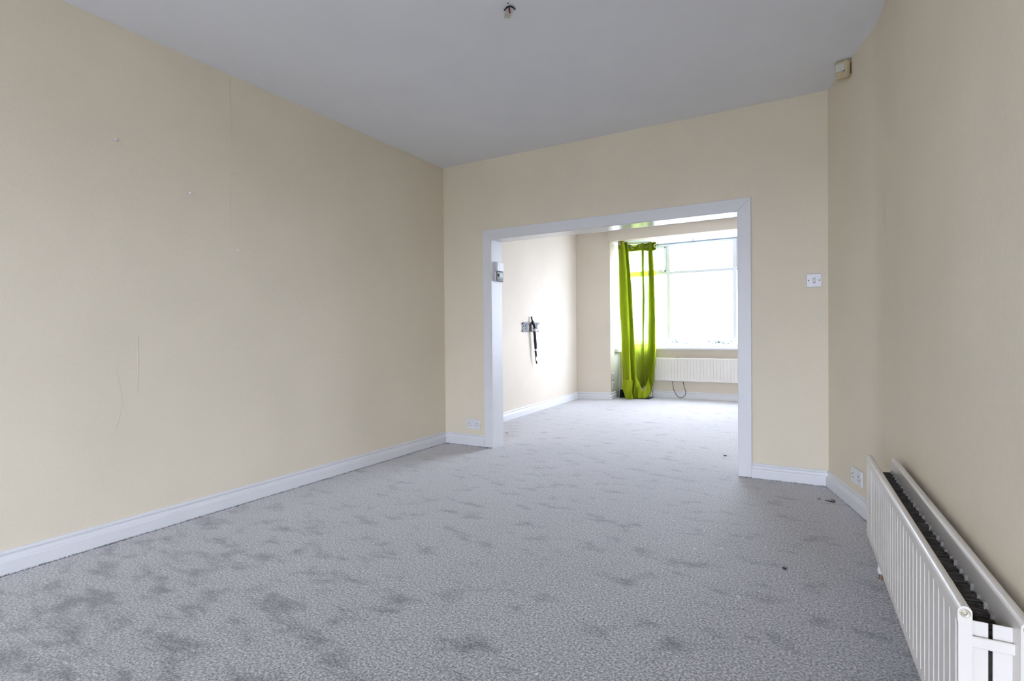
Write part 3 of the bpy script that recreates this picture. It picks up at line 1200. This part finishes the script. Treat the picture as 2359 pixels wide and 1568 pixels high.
# ------------------------------------------------------------------ small fixings and blemishes of the long wall
pegs = [(-2.619, 1.939, 'white wall plug stub nearest the camera on the long wall', 0.0075),
        (-2.009, 1.941, 'upper wall plug stub beside the paper seam on the long wall', 0.005),
        (-2.267, 1.761, 'middle wall plug stub of the long wall, painted cream', 0.006),
        (-2.003, 1.486, 'lowest wall plug stub on the long wall', 0.006)]
for y, z, lab, rr in pegs:
    q = MB().lathe((0, y, z), (1, 0.1, .05), [(rr * .6, -.002), (rr * .6, .004), (rr, .006), (rr, .011), (rr * .5, .014), (0, .014)], 12)
    thing(q.build('wall_plug', WHITE if rr > .005 else CREAM, loc=(0, y, z)), lab, 'wall plug')
wl = bpy.data.objects['wall_left']
for y0, y1, z0, z1 in ((-2.027, -2.037, 2.48, 1.60), (-2.531, -2.536, .99, .70), (-2.168, -2.172, 2.49, 2.40), (-2.199, -2.200, 2.40, 2.35)):
    q = MB().tube([(-.0012, y0, z0), (-.0004, y0 * .6 + y1 * .4, z0 * .6 + z1 * .4), (-.0012, y1, z1)], .002, 6)
    q.build('paper_seam', CREAM, wl)
q = MB().tube(catmull([(-.0008, -2.628, .83), (-.0004, -2.622, .79), (-.0004, -2.606, .70), (-.0004, -2.612, .62), (-.0004, -2.632, .545), (-.0008, -2.662, .495)], 6), .0013, 6)
q.build('paper_crease', plain('crease_shade', (.66, .59, .47), .9), wl)

# ------------------------------------------------------------------ carpet edge fluff and litter
fl = bpy.data.objects['floor']


def tufts(path, n, seed, off=.018):
    rr = random.Random(seed)
    mb = MB()
    P = [Vector((a, b, 0)) for a, b in path]
    segs = [(P[i + 1] - P[i]).length for i in range(len(P) - 1)]
    tot = sum(segs)
    for _ in range(n):
        s = rr.uniform(0, tot)
        for i, L in enumerate(segs):
            if s <= L:
                break
            s -= L
        d = (P[i + 1] - P[i]).normalized()
        nn = Vector((-d.y, d.x, 0))
        c = P[i] + d * s + nn * (off + rr.uniform(-.001, .007))
        h = rr.uniform(.003, .0085)
        w = rr.uniform(.002, .004)
        tip = c + Vector((rr.uniform(-.004, .004), rr.uniform(-.004, .004), h))
        a0 = rr.uniform(0, 2)
        base = [c + Vector((w * math.cos(a0 + k * 2.094), w * math.sin(a0 + k * 2.094), -.001)) for k in range(3)]
        for k in range(3):
            mb.quad([base[k], base[(k + 1) % 3], tip])
    return mb


for nm, path, n, sd in (('carpet_edge_pile', [(0, 0), (0, -3.4)], 3000, 1), ('carpet_edge_pile', [(OX0, 0), (0, 0)], 500, 2),
                        ('carpet_edge_pile', [(3.012, 0), (OX1, 0)], 600, 3),
                        ('carpet_edge_pile', [q for q in pr if q[1] > -1.6], 1300, 4)):
    o = tufts(path, n, sd).build(nm, CARPET, fl)
    o['kind'] = 'stuff'


def fluff(name, c, size, n, mat, label, seed, cat='lint', group=None):
    rr = random.Random(seed)
    mb = MB()
    for k in range(n):
        p = Vector((c[0], c[1], .003))
        a = rr.uniform(0, 6.28)
        pts = []
        for i in range(5):
            pts.append(p.copy())
            a += rr.uniform(-.9, .9)
            p = p + Vector((math.cos(a), math.sin(a), rr.uniform(-.05, .25))) * size / 5
            p.z = max(.002, min(p.z, size * .5 + .004))
        mb.tube(pts, [size * .04, size * .07, size * .07, size * .05, size * .03], 5)
    o = mb.build(name, mat, loc=(c[0], c[1], 0))
    return thing(o, label, cat, group)


fluff('lint', (3.030, -.370), .055, 2, LINT, 'curled dark thread on the carpet in the right corner', 11)
fluff('lint', (2.831, -1.460), .022, 6, LINT, 'dark crumb on the carpet in front of the radiator', 12)
fluff('lint', (0.276, .631), .030, 6, LINT, 'dark crumb on the carpet just beyond the left jamb', 13)
fluff('lint', (2.309, .581), .030, 6, LINT, 'dark crumb on the carpet just beyond the right jamb', 14)
fluff('lint', (0.470, -.045), .02, 4, LINT, 'tiny dark fluff at the foot of the left architrave', 15)
fluff('lint', (0.055, -.045), .02, 4, LINT, 'dark fluff in the corner where the two baseboards meet', 16)
fluff('lint', (2.96, -.335), .02, 4, LINT, 'small dark fluff left of the curled thread', 17)
flecks = [(2.197, -1.961), (2.455, -1.167), (2.635, -1.184), (2.462, -1.423), (2.565, -1.367), (2.695, -1.798), (2.244, -2.558),
          (2.41, -1.03), (2.30, -1.10), (2.74, -1.25), (1.98, -1.25), (2.60, -.75), (2.25, -.62), (2.75, -1.72)]
for i, c in enumerate(flecks):
    fluff('lint', c, R.uniform(.010, .018), 2, WLINT, 'tiny white lint fleck on the grey carpet of the near room', 30 + i, group='white lint flecks on the carpet')

# ------------------------------------------------------------------ outside
struct(MB().box(-60, 70, 4.55, 110, -0.9, -0.5).build('ground_outside', GROUND), 'pale ground outside the bay window')
struct(MB().box(-60, 70, -110, REAR_Y - .3, -0.9, -0.5).build('ground_outside_rear', GROUND), 'pale ground outside the rear window')


def bush(c, rx, rz, seed, label):
    rr = random.Random(seed)
    r = empty('bush', (c[0], c[1], -.5))
    thing(r, label, 'bush', 'bushes far outside the bay window')
    q = MB().tube([(c[0], c[1], -.5), (c[0] + .1, c[1], -.5 + rz * .8)], [.12, .06], 7)
    q.build('stem', BARK, r)
    mb = MB()
    for k in range(260):
        a = rr.uniform(0, 6.283)
        e = rr.uniform(-.4, 1.0)
        rad = rr.uniform(.55, 1.0)
        p = Vector((c[0] + rx * rad * math.cos(a) * math.cos(e * 1.4), c[1] + rx * rad * math.sin(a) * math.cos(e * 1.4),
                    -.5 + rz * .5 + rz * .5 * rad * math.sin(e * 1.5)))
        p.z = max(p.z, -.45)
        s = rr.uniform(.10, .24)
        for _ in range(3):
            d1 = Vector((rr.uniform(-1, 1), rr.uniform(-1, 1), rr.uniform(-1, 1))) * s
            d2 = Vector((rr.uniform(-1, 1), rr.uniform(-1, 1), rr.uniform(-1, 1))) * s
            mb.quad([p, p + d1, p + d1 + d2, p + d2])
    mb.build('foliage', LEAF, r)


bush((-3.4, 24, 0), 1.0, 1.05, 1, 'low bush seen at the left of the centre pane')
bush((-1.2, 27, 0), 1.3, 1.15, 2, 'low bush seen at the middle of the centre pane')
bush((1.2, 25, 0), 1.1, 1.35, 3, 'larger bush seen at the right of the centre pane')
q = empty('garden_wall', (0, 20, -.5))
thing(q, 'low garden wall far outside the bay window', 'wall')
MB().box(-6, 6, 20, 20.25, -.5, -.05).build('masonry', BRICK, q)
MB().cbox((0, 20.125, -.03), (12.1, .34, .06), bevel=.01).build('coping', GROUND, q)
